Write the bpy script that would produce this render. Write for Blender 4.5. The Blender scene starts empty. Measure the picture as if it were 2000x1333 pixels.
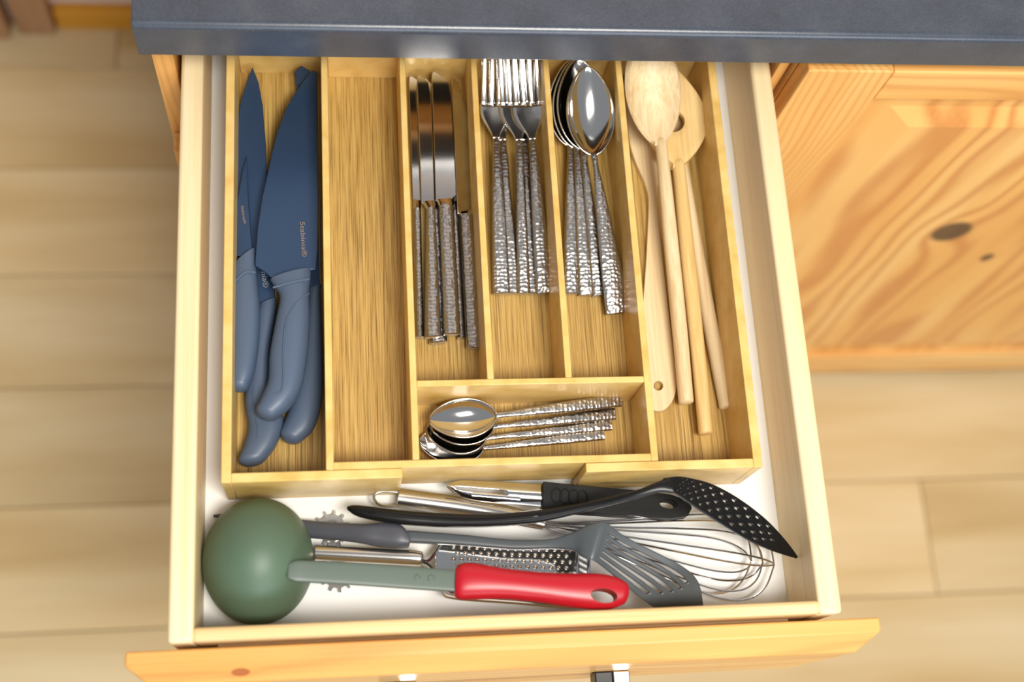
import bpy, bmesh, math, random
from mathutils import Vector, Matrix, Euler
from mathutils.geometry import tessellate_polygon
random.seed(7)
R_ = math.radians
sc = bpy.context.scene
COL = sc.collection
# ---------------------------------------------------------------- camera
FPX = 2560.5
CAM = Vector((.11164, -.08899, .89318))
ROT = Euler((.3211, -.1224, -.057), 'XYZ')
cd = bpy.data.cameras.new('camera'); cam = bpy.data.objects.new('camera', cd); COL.objects.link(cam)
cd.sensor_width = 36; cd.lens = FPX / 2000 * 36; cd.clip_start = .01
cam.location = CAM; cam.rotation_euler = ROT
cd.dof.use_dof = True; cd.dof.focus_distance = .985; cd.dof.aperture_fstop = 3.0
sc.camera = cam
# ---------------------------------------------------------------- world, lights, exposure
w = bpy.data.worlds.new('world'); sc.world = w; w.use_nodes = True
w.node_tree.nodes['Background'].inputs[0].default_value = (.92, .95, 1, 1)
w.node_tree.nodes['Background'].inputs[1].default_value = .22
def area(name, loc, target, sx, sy, power, color):
    l = bpy.data.lights.new(name, 'AREA'); l.shape = 'RECTANGLE'; l.size = sx; l.size_y = sy; l.energy = power; l.color = color
    o = bpy.data.objects.new(name, l); COL.objects.link(o); o.location = loc
    o.rotation_euler = (Vector(target) - Vector(loc)).to_track_quat('-Z', 'Y').to_euler(); return o
area('ceiling_lamp_offscreen', (.50, -.42, 1.60), (.26, .2, -.05), .70, .42, 27, (1, .95, .87))
area('window_opposite_offscreen', (.9, -1.98, .85), (.9, .3, .85), 2.0, 1.2, 28, (.86, .93, 1))
sc.view_settings.view_transform = 'Standard'; sc.view_settings.look = 'None'
sc.view_settings.gamma = 1; sc.view_settings.use_curve_mapping = False
sc.view_settings.exposure = 0.46

# ---------------------------------------------------------------- pixel helper: a photo pixel on a chosen height / plane
RM = ROT.to_matrix()
def ray(u, v): return RM @ Vector(((u - 1000) / FPX, (666.5 - v) / FPX, -1))
def P(u, v, z): d = ray(u, v); return CAM + d * ((z - CAM.z) / d.z)
def PY(u, v, y): d = ray(u, v); return CAM + d * ((y - CAM.y) / d.y)

# ---------------------------------------------------------------- materials
class NT:
    def __init__(s, name):
        s.m = bpy.data.materials.new(name); s.m.use_nodes = True; s.t = s.m.node_tree; s.b = s.t.nodes['Principled BSDF']
    def n(s, typ, **kw):
        x = s.t.nodes.new(typ)
        for k, v in kw.items():
            if k.startswith('i_'): x.inputs[k[2:].replace('_', ' ')].default_value = v
            else: setattr(x, k, v)
        return x
    def l(s, a, b): s.t.links.new(a, b)
    def coords(s, scale, rot=(0, 0, 0), loc=(0, 0, 0)):
        c = s.n('ShaderNodeTexCoord'); mp = s.n('ShaderNodeMapping')
        mp.inputs['Scale'].default_value = scale; mp.inputs['Rotation'].default_value = rot; mp.inputs['Location'].default_value = loc
        s.l(c.outputs['Object'], mp.inputs[0]); return mp.outputs[0]
    def noise(s, vec, scale=1, detail=4, rough=.55, dist=0):
        x = s.n('ShaderNodeTexNoise'); x.inputs['Scale'].default_value = scale; x.inputs['Detail'].default_value = detail
        x.inputs['Roughness'].default_value = rough; x.inputs['Distortion'].default_value = dist; s.l(vec, x.inputs['Vector']); return x.outputs['Fac']
    def ramp(s, fac, stops):
        x = s.n('ShaderNodeValToRGB'); e = x.color_ramp.elements
        while len(e) < len(stops): e.new(.5)
        for k, (p, c) in zip(e, stops): k.position = p; k.color = (*c, 1)
        s.l(fac, x.inputs[0]); return x.outputs[0]
    def mix(s, fac, a, b, mode='MIX'):
        x = s.n('ShaderNodeMix', data_type='RGBA', blend_type=mode)
        for sock, v in ((x.inputs[0], fac), (x.inputs[6], a), (x.inputs[7], b)):
            if isinstance(v, bpy.types.NodeSocket): s.l(v, sock)
            else: sock.default_value = v if isinstance(v, float) else (*v, 1)
        return x.outputs[2]
    def math(s, op, a, b=0.0):
        x = s.n('ShaderNodeMath', operation=op)
        for sock, v in zip(x.inputs, (a, b)):
            if isinstance(v, bpy.types.NodeSocket): s.l(v, sock)
            else: sock.default_value = v
        return x.outputs[0]
    def bump(s, h, strength=.2, dist=.001):
        x = s.n('ShaderNodeBump'); x.inputs['Strength'].default_value = strength; x.inputs['Distance'].default_value = dist
        s.l(h, x.inputs['Height']); s.l(x.outputs[0], s.b.inputs['Normal'])
    def color(s, c):
        if isinstance(c, bpy.types.NodeSocket): s.l(c, s.b.inputs['Base Color'])
        else: s.b.inputs['Base Color'].default_value = (*c, 1)
    def set(s, rough=.5, metal=0, spec=.5, coat=0):
        s.b.inputs['Roughness'].default_value = rough; s.b.inputs['Metallic'].default_value = metal
        s.b.inputs['Specular IOR Level'].default_value = spec; s.b.inputs['Coat Weight'].default_value = coat; return s.m

def lin(r, g, b):
    f = lambda c: ((c / 255 + .055) / 1.055) ** 2.4 if c > 10 else c / 255 / 12.92
    return (f(r), f(g), f(b))

def m_plain(name, c, rough=.5, metal=0, spec=.5, coat=0, grain=0, gs=600):
    t = NT(name); t.color(c)
    if grain: t.bump(t.noise(t.coords((1, 1, 1)), gs, 3), grain, .0004)
    return t.set(rough, metal, spec, coat)

def m_wood(name, light, mid, dark, axis, fine=260, band=26, streak=.5, rough=.42, offs=(0, 0, 0)):
    """straight grained timber; the grain runs along axis"""
    t = NT(name)
    def sc3(a, k): v = [a, a, a]; v[axis] = a * k; return tuple(v)
    f1 = t.noise(t.coords(sc3(fine, .02), loc=offs), 1, 4, .6)
    f2 = t.noise(t.coords(sc3(band, .045), loc=offs), 1, 3, .5, .4)
    c = t.ramp(f2, [(.3, light), (.52, mid), (.72, dark)])
    c2 = t.ramp(f1, [(.38, dark), (.52, mid), (.66, light)])
    t.color(t.mix(streak, c, c2)); t.bump(f1, .12, .0004)
    return t.set(rough, 0, .4)

def m_bamboo(name, axis=1, dark=1.0):
    t = NT(name)
    def sc3(a, k): v = [a, a, a]; v[axis] = a * k; return tuple(v)
    streaks = t.noise(t.coords(sc3(1000, .013)), 1, 5, .7)
    strips = t.noise(t.coords(sc3(95, .02)), 1, 1, .5)
    node = t.noise(t.coords(sc3(80, .6)), 1, 4, .7)
    c = t.ramp(strips, [(.34, lin(178, 142, 76)), (.5, lin(200, 166, 96)), (.66, lin(164, 128, 64))])
    d = t.ramp(streaks, [(.39, lin(80, 56, 24)), (.47, lin(172, 136, 70)), (.62, lin(212, 180, 110))])
    c = t.mix(.62, c, d)
    c = t.mix(t.math('MULTIPLY', t.math('GREATER_THAN', node, .70), .35), c, lin(168, 122, 60))
    t.color(c); t.bump(streaks, .15, .0005)
    return t.set(.38, 0, .45)

def m_rim(name):
    t = NT(name)
    a = t.noise(t.coords((60, 60, 60)), 1, 3, .5)
    n = t.noise(t.coords((11, 11, 11)), 1, 2, .5)
    c = t.ramp(a, [(.3, lin(230, 197, 126)), (.55, lin(221, 184, 108)), (.75, lin(208, 168, 90))])
    c = t.mix(t.math('MULTIPLY', t.math('GREATER_THAN', n, .66), .4), c, lin(208, 162, 82))
    t.color(c); return t.set(.35, 0, .45)

def m_pine(name, axis=2, knots=(), grain=1.0, ringscale=42, knotcol=(58, 32, 24), wob=.24):
    """knotty pine; the grain runs along axis and swerves round the knots (given in the object's own metres)"""
    t = NT(name)
    co = t.n('ShaderNodeTexCoord'); vec = co.outputs['Object']
    sep = t.n('ShaderNodeSeparateXYZ'); t.l(vec, sep.inputs[0])
    low = t.n('ShaderNodeTexNoise'); low.inputs['Scale'].default_value = 1; low.inputs['Detail'].default_value = 2
    mp = t.n('ShaderNodeMapping'); s = [9, 9, 9]; s[axis] = 1.6; mp.inputs['Scale'].default_value = s
    t.l(vec, mp.inputs[0]); t.l(mp.outputs[0], low.inputs['Vector'])
    across = [i for i in (0, 1, 2) if i != axis]
    q = t.math('ADD', sep.outputs[across[0]], t.math('MULTIPLY', sep.outputs[across[1]], .7))
    q = t.math('ADD', q, t.math('MULTIPLY', low.outputs['Fac'], wob))
    mask = None
    for k in knots:
        (kx, ky, kz), rad, el = k
        dv = t.n('ShaderNodeVectorMath', operation='SUBTRACT'); t.l(vec, dv.inputs[0]); dv.inputs[1].default_value = (kx, ky, kz)
        sv = t.n('ShaderNodeVectorMath', operation='MULTIPLY'); t.l(dv.outputs[0], sv.inputs[0])
        e = [1 / rad] * 3; e[axis] = 1 / (rad * el); e[1] = 0 if axis != 1 else e[1]; sv.inputs[1].default_value = e
        ln = t.n('ShaderNodeVectorMath', operation='LENGTH'); t.l(sv.outputs[0], ln.inputs[0])
        g = t.math('POWER', 2.718, t.math('MULTIPLY', t.math('MULTIPLY', ln.outputs['Value'], ln.outputs['Value']), -.22))
        q = t.math('ADD', q, t.math('MULTIPLY', g, rad * 2.2))
        inn = t.math('SUBTRACT', 1.25, ln.outputs['Value']); inn = t.math('MULTIPLY', inn, 3.2)
        cl = t.n('ShaderNodeClamp'); t.l(inn, cl.inputs[0]); mask = cl.outputs[0] if mask is None else t.math('MAXIMUM', mask, cl.outputs[0])
    ring = t.math('SINE', t.math('MULTIPLY', q, ringscale * 6.283))
    ring = t.math('ADD', t.math('MULTIPLY', ring, .5), .5)
    fine = t.noise(t.coords(tuple(10 if i == axis else 420 for i in range(3))), 1, 3)
    broad = t.noise(t.coords(tuple(1.2 if i == axis else 14 for i in range(3))), 1, 2)
    base = t.ramp(broad, [(.3, lin(240, 196, 124)), (.5, lin(230, 170, 90)), (.7, lin(214, 144, 62))])
    c = t.mix(t.math('MULTIPLY', t.math('POWER', ring, 2.5), .72 * grain), base, lin(188, 104, 34))
    c = t.mix(t.math('MULTIPLY', fine, .22), c, lin(250, 214, 150))
    if mask is not None: c = t.mix(t.math('MULTIPLY', mask, .92), c, lin(*knotcol))
    t.color(c); t.bump(fine, .05, .0004)
    return t.set(.38, 0, .45, .15)

def m_hammer(name, scale=340):
    t = NT(name)
    v = t.n('ShaderNodeTexVoronoi', feature='SMOOTH_F1'); v.inputs['Scale'].default_value = scale; v.inputs['Randomness'].default_value = .55
    v.inputs['Smoothness'].default_value = .35
    t.l(t.coords((1, 1, .4)), v.inputs['Vector']); t.color((.46, .45, .44))
    t.bump(v.outputs['Distance'], .50, .0010)
    return t.set(.27, 1)

M = {}
M['bamboo_y'] = m_bamboo('bamboo_floor', 1)
M['rim'] = m_rim('bamboo_edge')
M['birch_y'] = m_wood('pale_pine_long', lin(240, 222, 184), lin(234, 212, 166), lin(224, 197, 144), 1, 300, 60, .4)
M['birch_x'] = m_wood('pale_pine_cross', lin(238, 214, 168), lin(230, 200, 146), lin(216, 178, 116), 0, 300, 60, .4)
M['white'] = m_plain('white_liner', (.86, .87, .86), .35, grain=.1, gs=900)
M['steel'] = m_plain('polished_steel', (.74, .73, .72), .10, 1)
M['blade_steel'] = m_plain('knife_blade_steel', (.66, .64, .62), .12, 1)
M['hammer'] = m_hammer('hammered_steel')
M['satin'] = m_plain('satin_steel', (.62, .60, .57), .24, 1)
M['wire'] = m_plain('wire_steel', (.60, .59, .60), .16, 1)
M['blue_blade'] = m_plain('coated_blue_blade', lin(58, 82, 116), .36, .55, .5, grain=.06, gs=1800)
M['blue_grip'] = m_plain('slate_blue_grip', lin(78, 94, 117), .43, 0, .5, grain=.06, gs=2500)
M['letter'] = m_plain('tan_print', lin(150, 128, 112), .5)
M['letter2'] = m_plain('grey_print', lin(150, 154, 162), .5)
M['green'] = m_plain('sage_green_silicone', lin(82, 104, 84), .46, 0, .45, grain=.05, gs=2200)
M['grey_strap'] = m_plain('grey_green_nylon', lin(88, 102, 92), .40)
M['red'] = m_plain('red_rubber', lin(178, 14, 34), .34, 0, .5)
M['grey_nylon'] = m_plain('slate_grey_nylon', lin(76, 82, 86), .36)
M['grey_grip'] = m_plain('dark_grey_grip', lin(78, 80, 88), .42)
M['black_nylon'] = m_plain('black_nylon', lin(14, 14, 15), .28, 0, .38)
M['black_grip'] = m_plain('black_textured_plastic', lin(11, 11, 12), .50, 0, .28, grain=.2, gs=1600)
M['beech'] = m_wood('pale_beech', lin(232, 212, 172), lin(224, 200, 156), lin(204, 170, 122), 1, 420, 90, .45, .5)
M['beech2'] = m_wood('rosy_beech', lin(234, 206, 168), lin(224, 190, 148), lin(206, 160, 114), 1, 420, 90, .45, .5, (3, 1, 2))
M['beech3'] = m_wood('yellow_birch', lin(232, 204, 146), lin(224, 190, 126), lin(206, 168, 100), 1, 380, 70, .45, .5, (5, 2, 7))
def m_counter():
    t = NT('slate_blue_laminate'); a = t.noise(t.coords((1, 1, 1)), 28, 5, .65); b = t.noise(t.coords((1, 1, 1)), 900, 2, .6)
    c = t.ramp(a, [(.3, lin(54, 60, 71)), (.55, lin(64, 70, 82)), (.75, lin(76, 81, 91))])
    t.color(t.mix(.22, c, t.ramp(b, [(.35, lin(40, 48, 62)), (.65, lin(88, 96, 108))]))); t.bump(b, .12, .0004)
    return t.set(.27, 0, .6)
M['counter'] = m_counter()
def m_floor():
    t = NT('oak_laminate')
    oi = t.n('ShaderNodeObjectInfo')
    f = t.noise(t.coords((3, 60, 60)), 1, 5, .6, .6); g = t.noise(t.coords((1.4, 9, 9)), 1, 3, .5, .5)
    c = t.ramp(g, [(.3, lin(236, 219, 180)), (.5, lin(222, 199, 152)), (.72, lin(198, 169, 116))])
    c = t.mix(t.math('MULTIPLY', f, .5), c, lin(196, 166, 116))
    h = t.n('ShaderNodeHueSaturation'); t.l(c, h.inputs['Color'])
    t.l(t.math('ADD', t.math('MULTIPLY', oi.outputs['Random'], .18), .88), h.inputs['Value'])
    t.color(h.outputs[0]); return t.set(.4, 0, .4)
M['floor'] = m_floor()
M['pine_v'] = m_pine('knotty_pine_panel', 2, [((.738 - .82, 0, -.280), .018, 1.25), ((.812 - .82, 0, -.352), .006, 1.6)], 1.0, 26)
M['pine_stile'] = m_pine('pine_stile', 2, [], .55, 120, wob=.10)
M['pine_rail'] = m_pine('pine_rail', 0, [], .55, 90, wob=.10)
M['pine_front'] = m_pine('pine_drawer_front', 0, [((.046, -.016, -.018), .0026, 2.2)], .5, 36, (168, 92, 44))
M['wall'] = m_plain('warm_white_plaster', lin(226, 208, 194), .8)
M['brown'] = m_wood('brown_stained_wood', lin(186, 146, 110), lin(168, 128, 92), lin(140, 102, 70), 2, 120, 30, .4)
M['yellow_pine'] = m_wood('yellow_pine', lin(222, 166, 60), lin(212, 150, 44), lin(190, 128, 36), 0, 120, 30, .4)
M['black_metal'] = m_plain('black_metal', (.02, .02, .022), .35, .4)

# ---------------------------------------------------------------- object helpers
def tag(o, label=None, cat=None, group=None, kind=None):
    for k, v in (('label', label), ('category', cat), ('group', group), ('kind', kind)):
        if v: o[k] = v
    return o
def thing(name, label, cat, base, group=None):
    o = bpy.data.objects.new(name, None); COL.objects.link(o); o.location = base; o.empty_display_size = .02
    return tag(o, label, cat, group)
def wbase(o):
    b = Vector((0, 0, 0))
    while o: b += o.location; o = o.parent
    return b
def link(name, bm, mat, parent=None, label=None, smooth=True, bevel=0, sub=0, base=None, angle=40, seg=2):
    """one mesh object; bm is in world metres"""
    b = wbase(parent) if parent else Vector(base or (0, 0, 0))
    bmesh.ops.recalc_face_normals(bm, faces=bm.faces)
    loc = Vector((0, 0, 0)) if parent else b
    bmesh.ops.translate(bm, verts=bm.verts, vec=-b)
    me = bpy.data.meshes.new(name); bm.to_mesh(me); bm.free()
    me.materials.append(M[mat] if isinstance(mat, str) else mat)
    o = bpy.data.objects.new(name, me); COL.objects.link(o); o.location = loc
    if parent: o.parent = parent
    if smooth:
        for p in me.polygons: p.use_smooth = True
        me.set_sharp_from_angle(angle=R_(angle))
    if bevel:
        m = o.modifiers.new('edge', 'BEVEL'); m.width = bevel; m.segments = seg; m.limit_method = 'ANGLE'; m.angle_limit = R_(35); m.harden_normals = False
    if sub:
        m = o.modifiers.new('round', 'SUBSURF'); m.levels = sub; m.render_levels = sub
    if label: o['label'] = label
    return o
def box(x0, x1, y0, y1, z0, z1, bm=None):
    bm = bm or bmesh.new()
    v = [bm.verts.new((x, y, z)) for x in (x0, x1) for y in (y0, y1) for z in (z0, z1)]
    for f in ((0, 1, 3, 2), (4, 6, 7, 5), (0, 4, 5, 1), (2, 3, 7, 6), (0, 2, 6, 4), (1, 5, 7, 3)): bm.faces.new([v[i] for i in f])
    return bm
def crom(pts, n):
    """Catmull-Rom through a list of equal-length tuples"""
    out = []
    for i in range(len(pts) - 1):
        p0, p1, p2, p3 = pts[max(i - 1, 0)], pts[i], pts[i + 1], pts[min(i + 2, len(pts) - 1)]
        for k in range(n):
            t = k / n
            out.append(tuple(.5 * (2 * b + (c - a) * t + (2 * a - 5 * b + 4 * c - d) * t * t + (3 * b - a - 3 * c + d) * t ** 3) for a, b, c, d in zip(p0, p1, p2, p3)))
    out.append(tuple(pts[-1])); return out
def closed_crom(pts, n):
    N = len(pts); out = []
    for i in range(N):
        p0, p1, p2, p3 = pts[i - 1], pts[i], pts[(i + 1) % N], pts[(i + 2) % N]
        for k in range(n):
            t = k / n
            out.append(tuple(.5 * (2 * b + (c - a) * t + (2 * a - 5 * b + 4 * c - d) * t * t + (3 * b - a - 3 * c + d) * t ** 3) for a, b, c, d in zip(p0, p1, p2, p3)))
    return out
def sections(bm, secs):
    rings = [[bm.verts.new(p) for p in s] for s in secs]
    n = len(rings[0])
    for a, b in zip(rings, rings[1:]):
        for i in range(n): bm.faces.new((a[i], a[(i + 1) % n], b[(i + 1) % n], b[i]))
    bm.faces.new(rings[0][::-1]); bm.faces.new(rings[-1])
def loft(stations, n=20, power=2.3, sub=6, cap0=.5, cap1=.5, bm=None):
    """stations: (uL, vL, uR, vR, z, height): a rounded bar whose outline follows the pixel pairs at height z"""
    bm = bm or bmesh.new()
    st = crom(stations, sub)
    pts = []
    for uL, vL, uR, vR, z, h in st:
        L, R = P(uL, vL, z), P(uR, vR, z); pts.append(((L + R) / 2, (R - L) / 2, h / 2))
    def sec(c, a, h):
        out = []
        for k in range(n):
            th = 2 * math.pi * k / n; co, si = math.cos(th), math.sin(th)
            x = math.copysign(abs(co) ** (2 / power), co); y = math.copysign(abs(si) ** (2 / power), si)
            out.append(c + a * x + Vector((0, 0, h * y)))
        return out
    secs = []
    def cap(p, q, f):
        """rounded end beyond p, f = length as a part of the half width"""
        c, a, h = p; d = (c - q[0]).normalized(); r = a.length * f
        return [sec(c + d * r * math.sin(t), a * max(math.cos(t), .06), h * max(math.cos(t), .25)) for t in (.45, .85, 1.2, 1.5)]
    if cap0: secs += cap(pts[0], pts[1], cap0)[::-1]
    secs += [sec(*p) for p in pts]
    if cap1: secs += cap(pts[-1], pts[-2], cap1)
    sections(bm, secs); return bm
def bar(st, **kw):
    """stations (u, v, width_px, z, height): centre line version of loft"""
    out = []
    for i, (u, v, w_, z, h) in enumerate(st):
        a = st[max(i - 1, 0)]; b = st[min(i + 1, len(st) - 1)]
        dx, dy = b[0] - a[0], b[1] - a[1]; l = math.hypot(dx, dy); nx, ny = -dy / l, dx / l
        out.append((u + nx * w_ / 2, v + ny * w_ / 2, u - nx * w_ / 2, v - ny * w_ / 2, z, h))
    return loft(out, **kw)
def tube(path, r, n=8, bm=None, closed=False):
    """round wire through 3D points"""
    bm = bm or bmesh.new(); secs = []; N = len(path); up = None
    for i, p in enumerate(path):
        a = path[i - 1] if (i or closed) else path[0]; b = path[(i + 1) % N] if (i < N - 1 or closed) else path[-1]
        d = (Vector(b) - Vector(a)).normalized()
        if up is None: up = Vector((0, 0, 1)) if abs(d.z) < .9 else Vector((1, 0, 0))
        s = d.cross(up).normalized(); up = s.cross(d).normalized()
        rr = r[i] if isinstance(r, (list, tuple)) else r
        secs.append([Vector(p) + (s * math.cos(2 * math.pi * k / n) + up * math.sin(2 * math.pi * k / n)) * rr for k in range(n)])
    if closed:
        rings = [[bm.verts.new(q) for q in s] for s in secs]
        for i in range(N):
            a, b = rings[i], rings[(i + 1) % N]
            for k in range(n): bm.faces.new((a[k], a[(k + 1) % n], b[(k + 1) % n], b[k]))
    else: sections(bm, secs)
    return bm
def plate(outline, th, holes=(), bm=None):
    """outline: 3D points of the upper face; th: thickness downwards"""
    bm = bm or bmesh.new()
    loops = [[Vector(p) for p in outline]] + [[Vector(p) for p in h] for h in holes]
    flat = [p for l in loops for p in l]
    tris = tessellate_polygon([[Vector((p.x, p.y, 0)) for p in l] for l in loops])
    top = [bm.verts.new(p) for p in flat]; bot = [bm.verts.new(p - Vector((0, 0, th))) for p in flat]
    for a, b, c in tris:
        try: bm.faces.new((top[a], top[b], top[c])); bm.faces.new((bot[c], bot[b], bot[a]))
        except ValueError: pass
    o = 0
    for l in loops:
        n = len(l)
        for i in range(n): bm.faces.new((top[o + i], top[o + (i + 1) % n], bot[o + (i + 1) % n], bot[o + i]))
        o += n
    return bm
def zplate(px, zf, th, smooth=0, holes=()):
    """pixel outline; zf = height or a function of (u, v)"""
    g = zf if callable(zf) else (lambda u, v: zf)
    f = lambda l: [P(u, v, g(u, v)) for u, v in l]
    px = closed_crom(px, smooth) if smooth else px
    return plate(f(px), th, [f(h) for h in holes])
def grid(fn, ns, nt, skip=None, bm=None):
    """surface patch fn(s, t); skip(i, j) leaves a cell open"""
    bm = bm or bmesh.new()
    vs = [[bm.verts.new(fn(i / ns, j / nt)) for j in range(nt + 1)] for i in range(ns + 1)]
    for i in range(ns):
        for j in range(nt):
            if skip and skip(i, j): continue
            bm.faces.new((vs[i][j], vs[i + 1][j], vs[i + 1][j + 1], vs[i][j + 1]))
    loose = [v for v in bm.verts if not v.link_faces]
    bmesh.ops.delete(bm, geom=loose, context='VERTS'); return bm
def solid(o, th, off=-1):
    m = o.modifiers.new('thickness', 'SOLIDIFY'); m.thickness = th; m.offset = off; return o
def circle_px(u, v, ru, rv=None, n=20, ang=0):
    rv = rv or ru; c, s = math.cos(ang), math.sin(ang)
    return [(u + ru * math.cos(2 * math.pi * k / n) * c - rv * math.sin(2 * math.pi * k / n) * s, v + ru * math.cos(2 * math.pi * k / n) * s + rv * math.sin(2 * math.pi * k / n) * c) for k in range(n)]
def lettering(text, u0, v0, u1, v1, size, mat, parent, zf):
    """flat print running from pixel 0 to pixel 1 on a surface at height zf"""
    c = bpy.data.curves.new('lettering', 'FONT'); c.body = text; c.size = size; c.extrude = .00008; c.align_y = 'CENTER'
    t = bpy.data.objects.new('lettering_tmp', c); COL.objects.link(t)
    bpy.context.view_layer.update()
    me = bpy.data.meshes.new_from_object(t.evaluated_get(bpy.context.evaluated_depsgraph_get())); bpy.data.objects.remove(t)
    A, B = P(u0, v0, zf[0]), P(u1, v1, zf[1]); d = (B - A); wid = max(v.co.x for v in me.vertices); k = d.length / wid
    x = d.normalized(); y = Vector((0, 0, 1)).cross(x).normalized(); z = x.cross(y); base = wbase(parent)
    for v in me.vertices: v.co = A + x * v.co.x * k + y * v.co.y + z * v.co.z - base
    me.materials.clear(); me.materials.append(M[mat])
    o = bpy.data.objects.new('lettering', me); COL.objects.link(o); o.parent = parent; return o

# ================================================================ the setting
FZ = -.805
fl = link('floor', box(-2.2, 2.8, -2.0, .96, FZ - .03, FZ - .012), 'floor', smooth=False); tag(fl, kind='structure', label='light oak laminate floor of wide planks')
W_ = .157; y0 = .2565 - 13 * W_
for r in range(18):
    ya, yb = y0 + r * W_, min(y0 + (r + 1) * W_, .955)
    if ya > .95: break
    off = (r * .47) % 1.25
    xa = -2.2 - off
    while xa < 2.8:
        x0, x1 = max(xa, -2.2), min(xa + 1.25, 2.8)
        if x1 - x0 > .02:
            o = link('plank', box(x0 + .0006, x1 - .0006, ya + .0006, yb - .0006, FZ - .012, FZ), 'floor', fl, smooth=False, bevel=.0012, seg=1)
            # own texture offset: move the plank's origin to its centre
            c = Vector(((x0 + x1) / 2, (ya + yb) / 2, FZ)); o.data.transform(Matrix.Translation(-c)); o.location = c
        xa += 1.25
wl = link('wall_back', box(-2.2, 2.8, .962, 1.06, FZ - .03, 1.75), 'wall', smooth=False); tag(wl, kind='structure', label='warm white plastered wall behind the cabinets')
bb = link('baseboard_back', box(-.272, -.03, .945, .962, FZ, FZ + .044), 'yellow_pine', smooth=False, bevel=.003); tag(bb, kind='structure', label='yellow pine skirting board along the back wall')
tr = link('trim_1', box(-.324, -.274, .935, .962, FZ, 1.2), 'brown', smooth=False, bevel=.003); tag(tr, kind='structure', label='brown wooden door casing beside the skirting board')
tr = link('trim_2', box(-.42, -.334, .925, .962, FZ, 1.2), 'brown', smooth=False, bevel=.006); tag(tr, kind='structure', label='outer brown wooden post beside the door casing')

# ---------------------------------------------------------------- worktop and cabinets
CY = .4225
top = thing('worktop', 'slate blue laminate worktop with a rounded front edge over the open drawer', 'worktop', (-.0215, .4025, .054))
bm = bmesh.new(); prof = []
x0, x1 = -.0225, 1.75; yf, zt, zb = .4025, .0925, .054; rr = .006
for k in range(7):
    a = math.pi / 2 * k / 6; prof.append((yf + rr - rr * math.sin(a) if False else yf + rr * (1 - math.cos(a)), zt - rr + rr * math.sin(a)))
prof = [(yf, zb)] + prof + [(.9605, zt), (.9605, zb)]
A = [bm.verts.new((x0, y, z)) for y, z in prof]; B = [bm.verts.new((x1, y, z)) for y, z in prof]
for i in range(len(prof)): j = (i + 1) % len(prof); bm.faces.new((A[i], A[j], B[j], B[i]))
bm.faces.new(A[::-1]); bm.faces.new(B)
link('slab', bm, 'counter', top, bevel=.001)

cab = thing('base_cabinet', 'pine base cabinet that the open cutlery drawer slides out of', 'cabinet', (.22, .66, FZ))
link('side_panel', box(-.019, -.0035, CY, .94, FZ + .10, .0535), 'pine_stile', cab, smooth=False, bevel=.001)
link('side_panel', box(.4635, .4715, CY + .004, .94, FZ + .10, .0535), 'pine_stile', cab, smooth=False, bevel=.001)
link('back_panel', box(-.0035, .4635, .93, .94, FZ + .10, .0535), 'pine_stile', cab, smooth=False)
link('rail', box(-.0035, .4635, CY, CY + .02, -.098, -.080), 'pine_rail', cab, smooth=False, bevel=.001)
link('top_rail', box(-.0035, .4635, CY + .004, CY + .024, .036, .0535), 'pine_rail', cab, smooth=False, bevel=.001)
link('toe_kick', box(-.019, .4715, CY + .05, CY + .065, FZ, FZ + .10), 'pine_rail', cab, smooth=False)
dr = link('lower_door', box(-.017, .4695, CY - .018, CY - .0003, FZ + .025, -.10), 'pine_stile', cab, smooth=False, bevel=.002)

nb = thing('base_cabinet', 'knotty pine base cabinet with a raised panel door beside the drawer', 'cabinet', (.82, .66, FZ))
X0, X1 = .4745, 1.20; ZT, ZB = .040, FZ + .028
link('carcass', box(X0 + .0, X1, CY + .0005, .94, FZ + .10, .0535), 'pine_stile', nb, smooth=False)
link('toe_kick', box(X0, X1, CY + .05, CY + .065, FZ, FZ + .0995), 'pine_rail', nb, smooth=False)
def pine_part(name, bm, mat, parent, loc=(.82, CY, 0), **kw):
    """keeps the grain coordinates of the door in metres from its own middle line"""
    o = link(name, bm, mat, parent, **kw); b = wbase(parent); c = Vector(loc) - b
    o.data.transform(Matrix.Translation(-c)); o.location = c; return o
door = bpy.data.objects.new('door', None); COL.objects.link(door); door.parent = nb
door.location = Vector((.82, CY, 0)) - wbase(nb)
TH = .020; FY = CY - TH + .0195    # front plane close to CY
F0 = CY - .0005; 
def dbox(a, b, c, d, y=0.0, t=.018): return box(a, b, F0 - .0175 + y, F0 - .0005, c, d)
sh = .0175
link('stile', dbox(X0, .5435, ZB, ZT), 'pine_stile', door, smooth=False, bevel=.0015)
link('stile', dbox(1.125, X1 - .002, ZB, ZT), 'pine_stile', door, smooth=False, bevel=.0015)
link('rail', dbox(.5437, 1.1248, -.0035, ZT), 'pine_rail', door, smooth=False, bevel=.0015)
link('rail', dbox(.5437, 1.1248, ZB, -.705), 'pine_rail', door, smooth=False, bevel=.0015)
bm = bmesh.new()
def rect(x0, x1, z0, z1, y): return [bm.verts.new((x, y, z)) for x, z in ((x0, z0), (x1, z0), (x1, z1), (x0, z1))]
a = rect(.5437, 1.1248, -.7048, -.0037, F0 - .0085); b = rect(.570, 1.098, -.680, -.030, F0 - .0085)
c = rect(.594, 1.074, -.656, -.052, F0 - .0165); d = rect(.5437, 1.1248, -.7048, -.0037, F0 - .001)
for p, q in ((a, b), (b, c), (d, a)):
    for i in range(4): bm.faces.new((p[i], p[(i + 1) % 4], q[(i + 1) % 4], q[i]))
bm.faces.new(c); bm.faces.new(d[::-1])
link('panel', bm, 'pine_v', door, smooth=False, bevel=.0008)

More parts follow.
